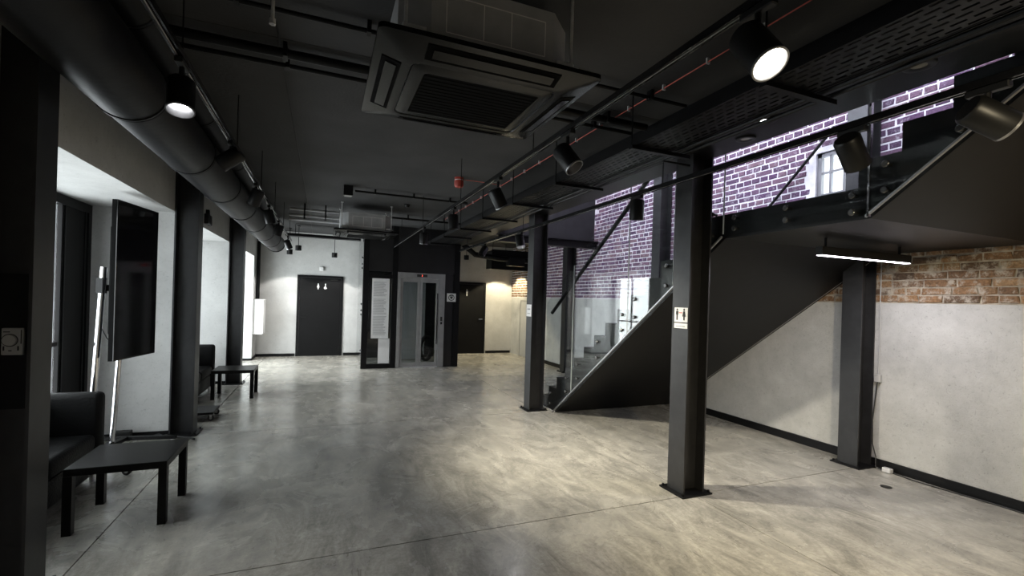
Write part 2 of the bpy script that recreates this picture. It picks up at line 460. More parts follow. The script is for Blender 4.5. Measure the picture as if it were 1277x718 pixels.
# stairwell above the ceiling: fascia with added fill-light band, end walls, roof
fm = MB().box(3.05, 3.17, YN, YB, CEIL + .25, 4.1).box(3.05, 3.17, YN, YB, 5.35, 5.5).box(3.05, 3.17, YN, .5, 4.1, 5.35).box(3.05, 3.17, 8.1, YB, 4.1, 5.35)
fm.box(3.174, 3.30, .1, 8.75, 3.26, 3.55)
wall_st = struct('wall_stairwell', fm, MAT['plaster'], 'plaster fascia above the stair opening')
struct('wall_stairwell_end', MB().box(3.18, 5.49, 8.75, 8.93, 2.96, 5.5), MAT['dark'], 'dark wall closing the far end of the stair opening')
struct('ceiling_stairwell', MB().box(3.0, 5.9, YN, YB, 5.5, 5.6), MAT['plaster'])
struct('floor_upper', MB().box(3.18, XR, YN, .1, CEIL + .02, CEIL + .3), MAT['dark'])
cw = MB()  # added frame and panes, out of view, around the brick fill light
for y in (0.5, 1.766, 3.03, 4.3, 5.566, 6.83, 8.06): cw.box(3.08, 3.14, y, y + .05, 4.1, 5.35)
cw.box(3.08, 3.14, .5, 8.1, 4.1, 4.15).box(3.08, 3.14, .5, 8.1, 5.3, 5.35)
fill_frame = struct('window_5', cw, MAT['steel'], 'added unseen window band framing the stairwell fill light')
for y in (0.55, 1.816, 3.08, 4.35, 5.616, 6.88): obj('pane', MB().box(3.165, 3.169, y, y + 1.2, 4.15, 5.3), MAT['glass'], fill_frame)

# niche windows
for k, (a, b, wt) in enumerate(NICHES):
    fr = MB().box(-2.40, -2.33, a, b, 2.44, 2.53).box(-2.40, -2.33, a, b, 0, .1).box(-2.40, -2.33, a, a + .07, .1, 2.44).box(-2.40, -2.33, b - .07, b, .1, 2.44)
    w = struct('window_%d' % (k + 1), fr, MAT['steel'], 'tall black framed window in left wall niche %s' % ['beside the television', 'beside the far sofa', 'nearest the end wall'][k])
    pan0 = b - .58 if k == 0 else b - .07
    if k == 0:
        leaf = obj('side_panel', MB().box(-2.39, -2.345, pan0, b - .07, .1, 2.44), MAT['doorblack'], w)
        obj('panel_trim', MB().box(-2.345, -2.335, pan0 + .04, pan0 + .06, .1, 2.44).box(-2.345, -2.335, b - .13, b - .11, .1, 2.44), MAT['steel'], w)
    n = 3
    st = (pan0 - a - .07) / n
    for q in range(n):
        y0 = a + .07 + st * q; y1 = y0 + st
        if not (k == 0 and q == n - 1): obj('mullion', MB().box(-2.39, -2.34, y1 - .035, y1, .1, 2.44), MAT['steel'], w)
        obj('pane', MB().box(-2.372, -2.364, y0, y1 - .035, .1, 1.08), MAT['glass'], w)
        obj('transom', MB().box(-2.39, -2.34, y0, y1 - .035, 1.08, 1.12), MAT['steel'], w)
        obj('pane', MB().box(-2.372, -2.364, y0, y1 - .035, 1.12, 2.44), MAT['glass'], w)

# baseboards
struct('baseboard_right', MB().box(XR - .018, XR - .001, YN, 12.0, 0.001, .095), MAT['steel'], 'black steel baseboard along the right wall')
struct('baseboard_back', MB().box(XL, -.66, YB - .015, YB - .001, .001, .075).box(.54, 3.68, YB - .015, YB - .001, .001, .075).box(4.64, 5.45, YB - .015, YB - .001, .001, .075), MAT['steel'])
bl = MB()
for a, b in ((6.35, 6.75), (9.6, 9.95), (12.75, YB - .02)): bl.box(XL + .001, XL + .014, a, b, .001, .06)
for a, b, wt in NICHES: bl.box(-2.32, XL, b - .014, b - .001, .001, .05)
struct('baseboard_left', bl, MAT['steel'])

# ------------------------------------------------------------------ steel columns
def h_section(cx, cy, wx, wy, tf, tw):
    """flanges at x min and x max, web along x"""
    x0, x1, y0, y1 = cx - wx/2, cx + wx/2, cy - wy/2, cy + wy/2; a, b = cy - tw/2, cy + tw/2
    return [(x0, y0), (x0 + tf, y0), (x0 + tf, a), (x1 - tf, a), (x1 - tf, y0), (x1, y0), (x1, y1), (x1 - tf, y1), (x1 - tf, b), (x0 + tf, b), (x0 + tf, y1), (x0, y1)]
def column(x, y, h, label, group, plate=True, z0=0):
    t = thing('steel_column', label, 'column', (x, y, z0), group)
    sh = MB().prism(h_section(0, 0, .232, .20, .016, .012), 'z', .014 if plate else 0, h)
    obj('shaft', sh, MAT['column'], t)
    if plate:
        pl = obj('base_plate', MB().box(-.165, .165, -.15, .15, .001, .014), MAT['steel'], t)
        for sx in (-1, 1):
            for sy in (-1, 1):
                obj('bolt', MB().cyl((sx*.143, sy*.125, .014), (sx*.143, sy*.125, .034), .011, n=6), MAT['steel'], pl)
    return t
BEAMZ = 2.96
column(-1.492, 3.22, CEIL - .002, 'black steel column at left edge carrying the thermostat', 'columns along the left wall')
column(-1.45, 6.35, CEIL - .002, 'black steel column on left wall beside the television screen', 'columns along the left wall')
column(-1.45, 9.60, CEIL - .002, 'black steel column on left wall behind the far low table', 'columns along the left wall')
column(3.04, 3.23, BEAMZ - .002, 'large black steel column in mid floor with white restroom sign', 'columns beside the stair')
column(3.01, 6.40, BEAMZ - .002, 'black steel column at the foot of the stair', 'columns beside the stair')
column(5.335, 3.21, 2.24, 'black steel column against the right wall under the linear lamp', 'columns along the right wall')
column(5.335, 3.21, 2.6, 'black steel column rising from the landing beside the upper window', 'columns along the right wall', False, 2.47)
column(5.335, 6.40, 5.4, 'steel column against the brick wall behind the stair flight', 'columns along the right wall')
column(5.335, 9.60, BEAMZ, 'black steel column against right wall beyond the stair', 'columns along the right wall')

# ------------------------------------------------------------------ beams
def ibeam(name, label, y0, y1, x0, x1, z0, z1):
    t = thing(name, label, 'beam', ((x0+x1)/2, y0, z0))
    w = x1 - x0; cx = 0
    obj('bottom_flange', MB().box(-w/2, w/2, 0, y1 - y0, 0, .018), MAT['steel'], t)
    obj('top_flange', MB().box(-w/2, w/2, 0, y1 - y0, z1 - z0 - .018, z1 - z0), MAT['steel'], t)
    obj('web', MB().box(-.008, .008, 0, y1 - y0, .018, z1 - z0 - .018), MAT['steel'], t)
    return t
ibeam('steel_beam', 'long black steel beam running above the mid floor columns', YN + .05, YB - .05, 2.90, 3.17, BEAMZ, CEIL - .002)
tb = tag(obj('ceiling_trough', MB().box(2.70, 2.895, YN + .05, 11.6, 2.95, CEIL - .002), MAT['steel']), 'flat black soffit box between cable tray and long steel beam', 'soffit')
cb = thing('cross_beam', 'black steel cross beam over the foot of the stair', 'beam', (3.18, 8.62, 2.80))
obj('bottom_flange', MB().box(0, 2.28, -.1, .1, 0, .016), MAT['steel'], cb); obj('web', MB().box(0, 2.28, -.006, .006, .016, .14), MAT['steel'], cb)
obj('top_flange', MB().box(0, 2.28, -.1, .1, .14, .156), MAT['steel'], cb)

# ------------------------------------------------------------------ staircase
SX0, SX1 = 3.25, 5.448
TR, RI = .247, .1754
st = thing('staircase', 'black steel staircase with glass balustrade along the right brick wall', 'staircase', (SX0, 6.12, 0))
def SP(mb): # world -> staircase local
    mb.v = [(p[0] - SX0, p[1] - 6.12, p[2]) for p in mb.v]; return mb
yf = lambda n: 6.12 - TR * (n - 3)
YL = yf(14)                       # far edge of landing
for n in range(1, 14):
    y1 = yf(n); y0 = y1 - TR; z = RI * n
    lo = max(0.002, min(soffit(y1 - .02), soffit(y0)) + .01) if n > 2 else .002
    obj('step', SP(MB().box(SX0 + .014, SX1, y0 - .015, y1, z - .035, z).box(SX0 + .014, SX1, y1 - .012, y1, z - RI, z - .035)), MAT['steel'], st)
obj('landing', SP(MB().box(SX0 + .014, SX1, 1.98, YL, 2.42, 2.455)), MAT['steel'], st)
for n in range(15, 20):
    y1 = 1.98 - .245 * (n - 15); y0 = y1 - .245; z = RI * n
    obj('step', SP(MB().box(SX0 + .014, SX1, y0 - .015, y1, z - .035, z).box(SX0 + .014, SX1, y1 - .012, y1, z - RI, z - .035)), MAT['steel'], st)
# side plates (saw-tooth upper edge, straight lower edge) on both sides
Y2E = .78
def side_plate(x0, x1):
    mb = MB()
    def cell(ya, yb, z):
        lo = [(ya, max(.002, soffit(ya))), (yb, max(.002, soffit(yb)))]
        mid = [(k, soffit(k)) for k in (6.128, 3.06, 1.9) if yb < k < ya]
        mb.prism([(ya, z), (ya, lo[0][1])] + mid + [lo[1], (yb, z)], 'x', x0, x1)
    for n in range(1, 14): cell(yf(n), yf(n) - TR, RI*n)
    cell(YL, 1.98, 2.455)
    for n in range(15, 20):
        y1 = 1.98 - .245*(n-15); cell(y1, y1 - .245, RI*n)
    return mb
obj('stringer', SP(side_plate(SX0, SX0 + .012)), MAT['steel'], st)
obj('stringer', SP(side_plate(SX1 + .002, SX1 + .012)), MAT['steel'], st)
# soffit sheets
def sheet(y0, z0, y1, z1, t=.01):
    return MB().prism([(y0, z0), (y1, z1), (y1, z1 + t), (y0, z0 + t)], 'x', SX0 + .013, SX1)
obj('soffit_plate', SP(sheet(6.13, .002, 3.06, 2.245)), MAT['steel'], st)
obj('soffit_plate', SP(sheet(3.06, 2.245, 1.90, 2.245)), MAT['steel'], st)
obj('soffit_plate', SP(sheet(1.90, 2.245, Y2E, soffit(Y2E))), MAT['steel'], st)
obj('kerb_edge', SP(MB().box(SX0 - .02, SX0 + .01, 6.14, 6.62, .002, .012)), MAT['galv'], st)
obj('edge_trim', SP(MB().prism([(6.13, .0), (3.06, 2.245), (3.06, 2.253), (6.13, .012)], 'x', SX1 - .03, SX1 - .02)), MAT['galv'], st)
# glass balustrade
GX0, GX1 = 3.196, 3.208
def gbot(y):
    return max(.03, soffit(y) + .012)
def gtop(y):
    if y >= 3.2: return (6.43 - y) * .7 + 1.60
    if y >= 1.88: return 3.75
    return 3.75 + (1.88 - y) * .74
bolt_me = MB().lathe((0, 0, 0), (-1, 0, 0), [(-.045, .0), (-.045, .012), (.0, .012), (.002, .022), (.012, .022), (.017, .017), (.017, 0)], 14).mesh('bolt', True)
bolt_me.materials.append(MAT['boltmetal'])
panels = [(6.40, 5.61), (5.60, 4.38), (4.37, 3.65), (3.64, 3.045), (3.035, 1.89), (1.88, .82)]
bolts = [(6.22, .12, .27), (5.74, None, None), (5.44, .62, .81), (4.97, .96, 1.16), (4.47, 1.34, 1.52), (4.24, 1.50, 1.70), (3.74, 1.84, 2.04), (3.52, None, None), (3.16, None, None), (2.92, 2.31, 2.40), (2.45, 2.31, 2.40), (1.98, 2.29, 2.40), (1.79, 2.40, 2.56), (1.43, 2.66, 2.85), (1.0, None, None)]
for a, b in panels:
    ys_ = [a]
    for k in (3.2, 3.06, 1.9, 1.88):
        if b < k < a: ys_.append(k)
    ys_.append(b)
    poly = [(y, gbot(y)) for y in ys_] + [(y, gtop(y)) for y in reversed(ys_)]
    gp = obj('glass_panel', SP(MB().prism(poly, 'x', GX0, GX1)), MAT['glass'], st)
    for y, z0, z1 in bolts:
        if b < y < a:
            if z0 is None: z0, z1 = gbot(y) + .09, gbot(y) + .28
            for z in (z0, z1): link('bolt', bolt_me, None, gp, (GX0 - SX0, y - 6.12, z))
    obj('edge_strip', SP(MB().box(GX0 - .001, GX1 + .001, b - .003, b, gbot(b) + .02, gtop(b) - .02)), MAT['glassedge'], st)
obj('glass_edge_trim', SP(MB().prism([(6.13, .004), (3.06, 2.247), (3.06, 2.262), (6.13, .022)], 'x', GX0 - .004, GX1 + .004)), MAT['grey_metal'], st)
obj('glass_edge_trim', SP(MB().prism([(1.90, 2.247), (.82, soffit(.82) + .002), (.82, soffit(.82) + .016), (1.90, 2.261)], 'x', GX0 - .004, GX1 + .004)), MAT['grey_metal'], st)
for y in (1.885,): obj('joint_trim', SP(MB().box(GX0 - .004, GX1 + .006, y - .006, y + .006, 2.25, 3.7)), MAT['chrome'], st)
hr = MB().tube([(3.30, 6.43, 1.47), (3.30, 3.30, 3.66), (3.30, 1.9, 3.66), (3.30, .9, 4.4)], .026, 12)
obj('handrail', SP(hr), MAT['steel'], st, True)
obj('diagonal_rod', SP(MB().tube([(5.38, 4.55, 2.80), (5.38, 3.55, 3.75)], .018, 10)), MAT['steel'], st, True)  # slim dark rod set as a diagonal line before the brick

# ------------------------------------------------------------------ lift shaft
EY = 10.9
el = thing('lift_shaft', 'black steel and glass lift shaft with grey sliding doors', 'lift', (1.93, EY, 0))
def EP(mb):
    mb.v = [(p[0] - 1.93, p[1] - EY, p[2]) for p in mb.v]; return mb
Ztop = CEIL - .004
for x0, x1, y0, y1 in ((.82, .94, EY, EY + .12), (1.46, 1.58, EY, EY + .12), (2.92, 3.06, EY, EY + .12)):
    obj('post', EP(MB().box(x0, x1, y0, y1, .002, Ztop)), MAT['steel'], el)
obj('header', EP(MB().box(.94, 2.92, EY + .01, EY + .11, 2.22, Ztop)), MAT['liftdark'], el)
obj('rail', EP(MB().box(.94, 1.46, EY + .01, EY + .10, 2.06, 2.14)), MAT['steel'], el)
obj('rail', EP(MB().box(.94, 1.46, EY + .01, EY + .10, .002, .10)), MAT['steel'], el)
obj('glazing', EP(MB().box(.945, 1.455, EY + .05, EY + .062, .10, 2.06)), MAT['smoke'], el)
obj('glazing', EP(MB().box(.945, 1.455, EY + .05, EY + .062, 2.14, 2.22)), MAT['smoke'], el)
obj('inner_panel', EP(MB().box(1.19, 1.44, EY + .036, EY + .046, .11, .68)), MAT['white'], el)
obj('panel', EP(MB().box(2.70, 2.915, EY + .03, EY + .09, .002, 2.22)), MAT['liftdark'], el)
sg = obj('side_glazing', EP(MB().box(.84, .852, EY + .125, EY + 1.895, .03, Ztop)), MAT['glass'], el)
for z in (.25, .35, 1.2, 1.3, 1.45, 2.3, 2.4, 2.55):
    for y in (EY + .22, EY + .62):
        link('bolt', bolt_me, None, sg, (.84 - 1.93, y - EY, z))
obj('side_glazing', EP(MB().box(3.03, 3.042, EY + .125, EY + 1.895, .03, Ztop)), MAT['smoke'], el)
obj('back_panel', EP(MB().box(1.0, 2.91, EY + 1.93, EY + 1.97, .002, Ztop)), MAT['liftdark'], el)
obj('cabin_panel', EP(MB().box(1.70, 2.5, EY + 1.3, EY + 1.32, .03, 2.15)), MAT['greyplastic'], el)
fr = MB().box(1.585, 1.655, EY - .02, EY + .10, .002, 2.215).box(2.555, 2.695, EY - .02, EY + .10, .002, 2.215).box(1.655, 2.555, EY - .02, EY + .10, 2.09, 2.215)
ef = obj('door_frame', EP(fr), MAT['liftsteel'], el)
obj('display', EP(MB().box(2.02, 2.26, EY - .026, EY - .018, 2.125, 2.185)), MAT['ink'], ef)
obj('display_digit', EP(MB().box(2.135, 2.145, EY - .029, EY - .025, 2.135, 2.175)), MAT['redlight'], ef)
obj('call_button', EP(MB().box(2.60, 2.645, EY - .028, EY - .018, 1.10, 1.20)), MAT['ink'], ef)
obj('call_button', EP(MB().box(2.605, 2.64, EY - .026, EY - .018, 1.02, 1.075)), MAT['chrome'], ef)
obj('sill', EP(MB().box(1.655, 2.555, EY - .02, EY + .10, .002, .012)), MAT['galv'], ef)
for x0, x1 in ((1.66, 2.10), (2.11, 2.55)):
    dl = obj('door_leaf', EP(MB().box(x0, x0 + .055, EY + .01, EY + .05, .02, 2.085).box(x1 - .055, x1, EY + .01, EY + .05, .02, 2.085)
             .box(x0 + .055, x1 - .055, EY + .01, EY + .05, .02, .12).box(x0 + .055, x1 - .055, EY + .01, EY + .05, 2.0, 2.085)), MAT['liftsteel'], el)
    obj('pane', EP(MB().box(x0 + .056, x1 - .056, EY + .026, EY + .034, .121, 1.999)), MAT['smoke'], dl)
    if x0 > 2: obj('pull_bar', EP(MB().box(x1 - .04, x1 - .02, EY - .012, EY + .01, .55, 1.75)), MAT['chrome'], dl)
ring = MB()
pts = [(2.335 + .135*math.cos(t), EY + .25, .42 + .27*math.sin(t)) for t in [math.pi*2*i/28 for i in range(29)]]
ring.tube(pts, .048, 8)
tag(obj('black_hoop', ring, MAT['rubber'], None, True), 'black oval hoop standing behind the right lift door pane', 'hoop')

# notice poster in front of the shaft
po = thing('notice_poster', 'tall white printed notice hung on the lift shaft glazing', 'poster', (1.21, EY - .012, 1.37))
obj('sheet', MB().box(-.19, .19, 0, .006, -.68, .68), MAT['paper'], po)
ln = MB()
z = .60
while z > -.62:
    if abs(z - .25) > .02 and abs(z + .16) > .02: ln.box(-.155, random.uniform(.06, .15), -.002, -.0005, z - .006, z + .004)
    z -= .026
tx = obj('printed_text', ln, MAT['greyink'], po); tx['kind'] = 'stuff'

def restroom_figure(mb, cx, cz, h, woman, plane):
    """flat pictogram: plane(u, v) -> 3D; returns list of extruded quads"""
    r = h * .1
    return
def picto(parent, name, x, z, h, kind, y=-.004, axis='y', m=None):
    mb = MB()
    def q(poly):
        if axis == 'y': mb.prism(poly, 'y', y, y + .003)
        else: mb.prism([(p[0], p[1]) for p in poly], 'x', y, y + .003)
    hd = [(x + h*.09*math.cos(t), z + h*.42 + h*.09*math.sin(t)) for t in [2*math.pi*i/12 for i in range(12)]]
    q(hd)
    if kind == 'man': q([(x - h*.13, z + h*.29), (x + h*.13, z + h*.29), (x + h*.13, z - h*.02), (x + h*.07, z - h*.02), (x + h*.07, z - h*.5), (x - h*.07, z - h*.5), (x - h*.07, z - h*.02), (x - h*.13, z - h*.02)])
    elif kind == 'woman': q([(x - h*.09, z + h*.29), (x + h*.09, z + h*.29), (x + h*.2, z - h*.18), (x + h*.07, z - h*.18), (x + h*.07, z - h*.5), (x - h*.07, z - h*.5), (x - h*.07, z - h*.18), (x - h*.2, z - h*.18)])
    else:
        q([(x - h*.06, z + h*.30), (x + h*.06, z + h*.30), (x + h*.06, z + .02*h), (x + h*.28, z - h*.35), (x + h*.18, z - h*.38), (x - h*.02, z - h*.05), (x - h*.06, z - h*.02)])
        q([(x - h*.04 + h*.23*math.cos(t), z - h*.24 + h*.23*math.sin(t)) for t in [2*math.pi*i/14 for i in range(14)]])
    return obj(name, mb, m, parent)

# ------------------------------------------------------------------ doors in the end wall
def door(n, x0, x1, h, label):
    d = struct('door_%d' % n, MB().box(x0, x0 + .06, YB - .03, YB - .001, .001, h).box(x1 - .06, x1, YB - .03, YB - .001, .001, h).box(x0 + .06, x1 - .06, YB - .03, YB - .001, h - .06, h), MAT['steel'], label)
    obj('door_leaf', MB().box(x0 + .064, x1 - .064, YB - .02, YB - .002, .006, h - .064), MAT['doorblack'], d)
    return d
d1 = door(1, -.64, .50, 2.15, 'wide black door with white restroom pictograms')
picto(d1, 'pictogram', -.13, 1.86, .15, 'woman', YB - .026, 'y', MAT['white'])
picto(d1, 'pictogram', .05, 1.86, .15, 'chair', YB - .026, 'y', MAT['white'])
obj('door_handle', MB().box(-.54, -.42, YB - .06, YB - .045, 1.02, 1.045).box(-.54, -.52, YB - .05, YB - .02, 1.02, 1.045), MAT['plastic'], d1)
obj('door_closer', MB().box(.18, .36, YB - .06, YB - .02, 2.03, 2.07), MAT['plastic'], d1)
d2 = door(2, 3.71, 4.60, 2.15, 'narrow black door with white standing figure pictogram')
picto(d2, 'pictogram', 4.0, 1.83, .20, 'man', YB - .026, 'y', MAT['white'])
obj('door_handle', MB().box(4.38, 4.50, YB - .06, YB - .045, 1.03, 1.05).box(4.48, 4.50, YB - .05, YB - .02, 1.03, 1.05), MAT['chrome'], d2)
d3 = struct('door_3', MB().box(XR - .03, XR - .001, 11.85, 11.91, .001, 1.70).box(XR - .03, XR - .001, 12.69, 12.75, .001, 1.70).box(XR - .03, XR - .001, 11.91, 12.69, 1.64, 1.70), MAT['greyplastic'], 'low grey door in the right wall near the far corner')
obj('door_leaf', MB().box(XR - .02, XR - .002, 11.914, 12.686, .006, 1.636), MAT['greyplastic'], d3)

# emergency light over door 1
emg = thing('emergency_light', 'small white square light on the end wall above the wide black door', 'light', (-.06, YB, 2.33))
obj('housing', MB().rbox(-.05, .05, -.05, -.001, -.05, .05, .008), MAT['white'], emg)
obj('cover', MB().box(-.035, .035, -.054, -.05, -.035, .035), MAT['paper'], emg)

# white cabinet on left wall
cb_ = thing('wall_cabinet', 'white box cabinet hung on the left wall near the far corner', 'cabinet', (XL, 13.05, .63))
obj('body', MB().rbox(.001, .20, -.24, .24, 0, .85, .006), MAT['white'], cb_)
obj('door', MB().rbox(.203, .222, -.235, .235, .005, .845, .004), MAT['white'], cb_)
tag(obj('riser_pipe', MB().cyl((XL + .06, 13.05, 1.49), (XL + .06, 13.05, CEIL - .01), .045), MAT['steel'], None, True), 'black riser pipe above the white wall cabinet', 'pipe')

# ------------------------------------------------------------------ air conditioners
ac = thing('ceiling_cassette', 'large black ceiling air conditioner cassette hung on rods in the foreground', 'air conditioner', (.727, 2.49, 2.735), 'ceiling air conditioners')
def ring_loft(loops):
    mb = MB(); n = len(loops[0])
    for l in loops: mb.v += [tuple(p) for p in l]
    for k in range(len(loops) - 1):
        for i in range(n): mb.f.append((k*n + i, k*n + (i+1) % n, (k+1)*n + (i+1) % n, (k+1)*n + i))
    return mb
def rrect(hx, hy, z, r, n=4):
    out = []
    for sx, sy, a0 in ((1, 1, 0), (-1, 1, 90), (-1, -1, 180), (1, -1, 270)):
        for i in range(n + 1):
            t = math.radians(a0 + 90*i/n); out.append((sx*(hx - r) + r*math.cos(t), sy*(hy - r) + r*math.sin(t), z))
    return out
HX, HY = .545, .495
fa = ring_loft([rrect(HX - .05, HY - .05, .062, .03), rrect(HX, HY, .058, .03), rrect(HX, HY, .036, .03), rrect(HX - .14, HY - .14, 0.0, .05), rrect(HX - .17, HY - .17, 0.0, .05), rrect(HX - .175, HY - .175, .012, .05)])
obj('fascia', fa, MAT['acpanel'], ac, True)
gr = ring_loft([rrect(HX - .176, HY - .176, .004, .05), rrect(HX - .21, HY - .21, -.006, .04), rrect(HX - .24, HY - .24, -.006, .02)])
obj('grille_frame', gr, MAT['acpanel'], ac, True)
gm = obj('intake_grille', MB().box(-HX + .235, HX - .235, -HY + .235, HY - .235, 0.0, .004), MAT['matte'], ac)
for i in range(14):
    y = -HY + .25 + i * (2*(HY - .25)/13)
    obj('slat', MB().box(-HX + .24, HX - .24, y - .012, y + .012, -.0025, .0), MAT['matte'], gm)
for sx in (-1, 1):
    obj('slot', MB().prism([(sx*(HX - .035), .0235), (sx*(HX - .125), -.0005), (sx*(HX - .125), .004), (sx*(HX - .035), .028)], 'y', -.28, .28), MAT['matte'], ac)
    obj('slot', MB().prism([(sx*(HY - .035), .0235), (sx*(HY - .125), -.0005), (sx*(HY - .125), .004), (sx*(HY - .035), .028)], 'x', -.33, .33), MAT['matte'], ac)
    v = ring_loft([[(sx*(HX - .045), -.26, .018), (sx*(HX - .045), .26, .018), (sx*(HX - .115), .26, .002), (sx*(HX - .115), -.26, .002)], [(sx*(HX - .04), -.27, .022), (sx*(HX - .04), .27, .022), (sx*(HX - .12), .27, .004), (sx*(HX - .12), -.27, .004)]])
    obj('louvre', MB().prism([(sx*(HX - .055), .012), (sx*(HX - .105), -.001), (sx*(HX - .105), .006), (sx*(HX - .055), .020)], 'y', -.25, .25), MAT['acpanel'], ac)
    obj('louvre', MB().prism([(sx*(HY - .055), .012), (sx*(HY - .105), -.001), (sx*(HY - .105), .006), (sx*(HY - .055), .020)], 'x', -.30, .30), MAT['acpanel'], ac)
    for s2 in (-1, 1):
        obj('corner_cap', MB().prism([(sx*(HX - .03), s2*(HY - .03)), (sx*(HX - .16), s2*(HY - .03)), (sx*(HX - .03), s2*(HY - .14))], 'z', .052, .066), MAT['acpanel'], ac)
bx_, by_, ch = .44, .40, .13
oc = [(-bx_ + ch, -by_), (bx_ - ch, -by_), (bx_, -by_ + ch), (bx_, by_ - ch), (bx_ - ch, by_), (-bx_ + ch, by_), (-bx_, by_ - ch), (-bx_, -by_ + ch)]
obj('body', MB().prism(oc, 'z', .064, .36), MAT['acbody'], ac)
ll = MB()
for x in (-.24, -.06, .08, .26): ll.box(x - .002, x + .002, -by_ - .0025, -by_ - .0005, .13, .30)
for z in (.13, .30): ll.box(-.24, .26, -by_ - .0025, -by_ - .0005, z - .002, z + .002)
obj('access_outline', ll, MAT['acline'], ac)
for sx in (-1, 1):
    for sy in (-1, 1):
        x, y = sx*(bx_ - .02), sy*(by_ - .02)
        br = obj('bracket', MB().box(x - .03, x + .03, y - .03, y + .03, .10, .108).box(min(x, x - sx*.09), max(x, x - sx*.09), y - .02, y + .02, .10, .13), MAT['galv'], ac)
        obj('nut', MB().cyl((x, y, .108), (x, y, .135), .016, n=6), MAT['galv'], br)
        obj('hanger_rod', MB().cyl((x, y, .06), (x, y, CEIL - 2.735 - .004), .0085, n=8), MAT['galv'], ac)
        obj('washer', MB().cyl((x, y, CEIL - 2.735 - .02), (x, y, CEIL - 2.735 - .003), .022, n=10), MAT['galv'], ac)
dup(ac, (.68, 8.95, 2.735), 'black ceiling air conditioner cassette further away in front of the lift')

# ------------------------------------------------------------------ ducts on the left
def duct(name, label, x, z, r, y0, y1, step):
    t = thing(name, label, 'duct', (x, y0, z))
    obj('pipe', MB().cyl((0, 0, 0), (0, y1 - y0, 0), r, n=40, caps=True), MAT['duct'], t, True)
    y = step * .7
    while y < y1 - y0 - .1:
        obj('seam_ring', MB().lathe((0, y, 0), (0, 1, 0), [(-.02, r - .001), (-.016, r + .006), (-.004, r + .006), (0, r + .003), (.004, r + .006), (.016, r + .006), (.02, r - .001)], 40), MAT['duct'], t, True)
        y += step
    obj('end_collar', MB().lathe((0, y1 - y0, 0), (0, 1, 0), [(-.05, r), (-.05, r + .012), (0.004, r + .012), (.004, 0)], 40), MAT['duct'], t, True)
    return t
duct('round_duct', 'thick black round ventilation duct along the left wall', -1.015, 2.75, .18, YN + .02, 11.6, 1.22)
duct('slim_duct', 'slimmer black duct running above the left light track', -.96, 3.10, .105, YN + .02, 11.2, 1.5)

# ------------------------------------------------------------------ light tracks and spotlights
def track(label, x, z, y0, y1, hang):
    t = thing('light_track', label, 'light track', (x, y0, z), 'ceiling light tracks')
    L_ = y1 - y0
    obj('rail', MB().prism([(-.018, 0), (-.010, 0), (-.010, .02), (.010, .02), (.010, 0), (.018, 0), (.018, .034), (-.018, .034)], 'y', 0, L_), MAT['steel_gloss'], t)
    obj('conductor', MB().box(-.0095, -.006, .01, L_ - .01, .006, .010).box(.006, .0095, .01, L_ - .01, .006, .010), MAT['galv'], t)
    for y in hang:
        obj('hanger_wire', MB().cyl((0, y - y0, .034), (0, y - y0, CEIL - z - .002), .004, n=6), MAT['steel'], t)
    return t
track('black light track hung beside the left duct', -.69, 2.80, YN + .1, 11.3, [1.2, 2.8, 4.4, 6.0, 7.6, 9.2, 10.8])
track('black light track running right of the foreground air conditioner', 1.44, 2.75, YN + .1, 10.7, [1.0, 3.2, 5.2, 7.4, 9.6])
TRR = track('long black light track passing in front of the stair and columns', 2.54, 2.60, YN + .1, 9.2, [])
for y in (.2, 3.05, 5.9, 8.6):
    obj('hanger_wire', MB().cyl((0, y - YN - .1, .034), (0, y - YN - .1, .225), .006, n=6), MAT['steel'], TRR)
obj('hanger_arm', MB().box(-.01, .27, 3.05 - YN - .1 - .012, 3.05 - YN - .1 + .012, .21, .225), MAT['steel'], TRR)

def spot(x, y, z, direction, label, lit=None, watts=0, color=(1, .95, .86), angle=70, blend=.8, drop=.17, L=.17, R=.062, target=None):
    t = thing('track_spotlight', label, 'spotlight', (x, y, z), 'track spotlights')
    obj('adapter', MB().rbox(-.018, .018, -.07, .07, -.03, -.001, .004, 1), MAT['plastic'], t)
    d = Vector(direction).normalized(); c = Vector((0, 0, -drop))
    a0 = c - d * L * .5; a1 = c + d * L * .5
    obj('arm', MB().cyl((0, 0, -.03), (0, 0, -drop + R * .6), .012, n=10), MAT['plastic'], t)
    obj('housing', MB().lathe(a0, d, [(0, 0), (0, R * .86), (.012, R), (L, R)], 28), MAT['plastic'], t, True)
    obj('rim', MB().lathe(a1, d, [(-.004, R), (.006, R + .001), (.006, R - .005), (-.045, R - .0165)], 28), MAT['grey_metal'] if lit else MAT['plastic'], t, True)
    obj('lens', MB().lathe(a1, d, [(-.044, 0), (-.044, R - .0165)], 28), lit or MAT['lens_off'], t)
    if watts:
        ld = bpy.data.lights.new('spot_beam', 'SPOT'); ld.energy = watts; ld.color = color; ld.spot_size = math.radians(angle); ld.spot_blend = blend; ld.shadow_soft_size = .045
        lo = bpy.data.objects.new('spot_beam', ld); COL.objects.link(lo)
        lo.location = Vector((x, y, z)) + a1 + d * .012
        lo.rotation_euler = d.to_track_quat('-Z', 'Y').to_euler()
    return t
WARM = (1.0, .85, .57)
spot(1.44, 1.24, 2.75, (0, -.58, -.82), 'large lit spotlight at upper right shining downwards', MAT['lens_warm'], 120, (1, .93, .80), 130, 1.0, drop=.16, L=.19, R=.064)
spot(1.44, 2.66, 2.75, (.34, -.47, -.75), 'tilted spotlight just right of the foreground air conditioner', MAT['lens_off'], 110, WARM, 90, 1.0, drop=.17)
spot(1.44, 3.95, 2.75, (.62, .12, -1), 'spotlight on the middle track right of the red alarm', MAT['lens_cool'], 400, (1, .91, .74), 102, 1.0, drop=.18)
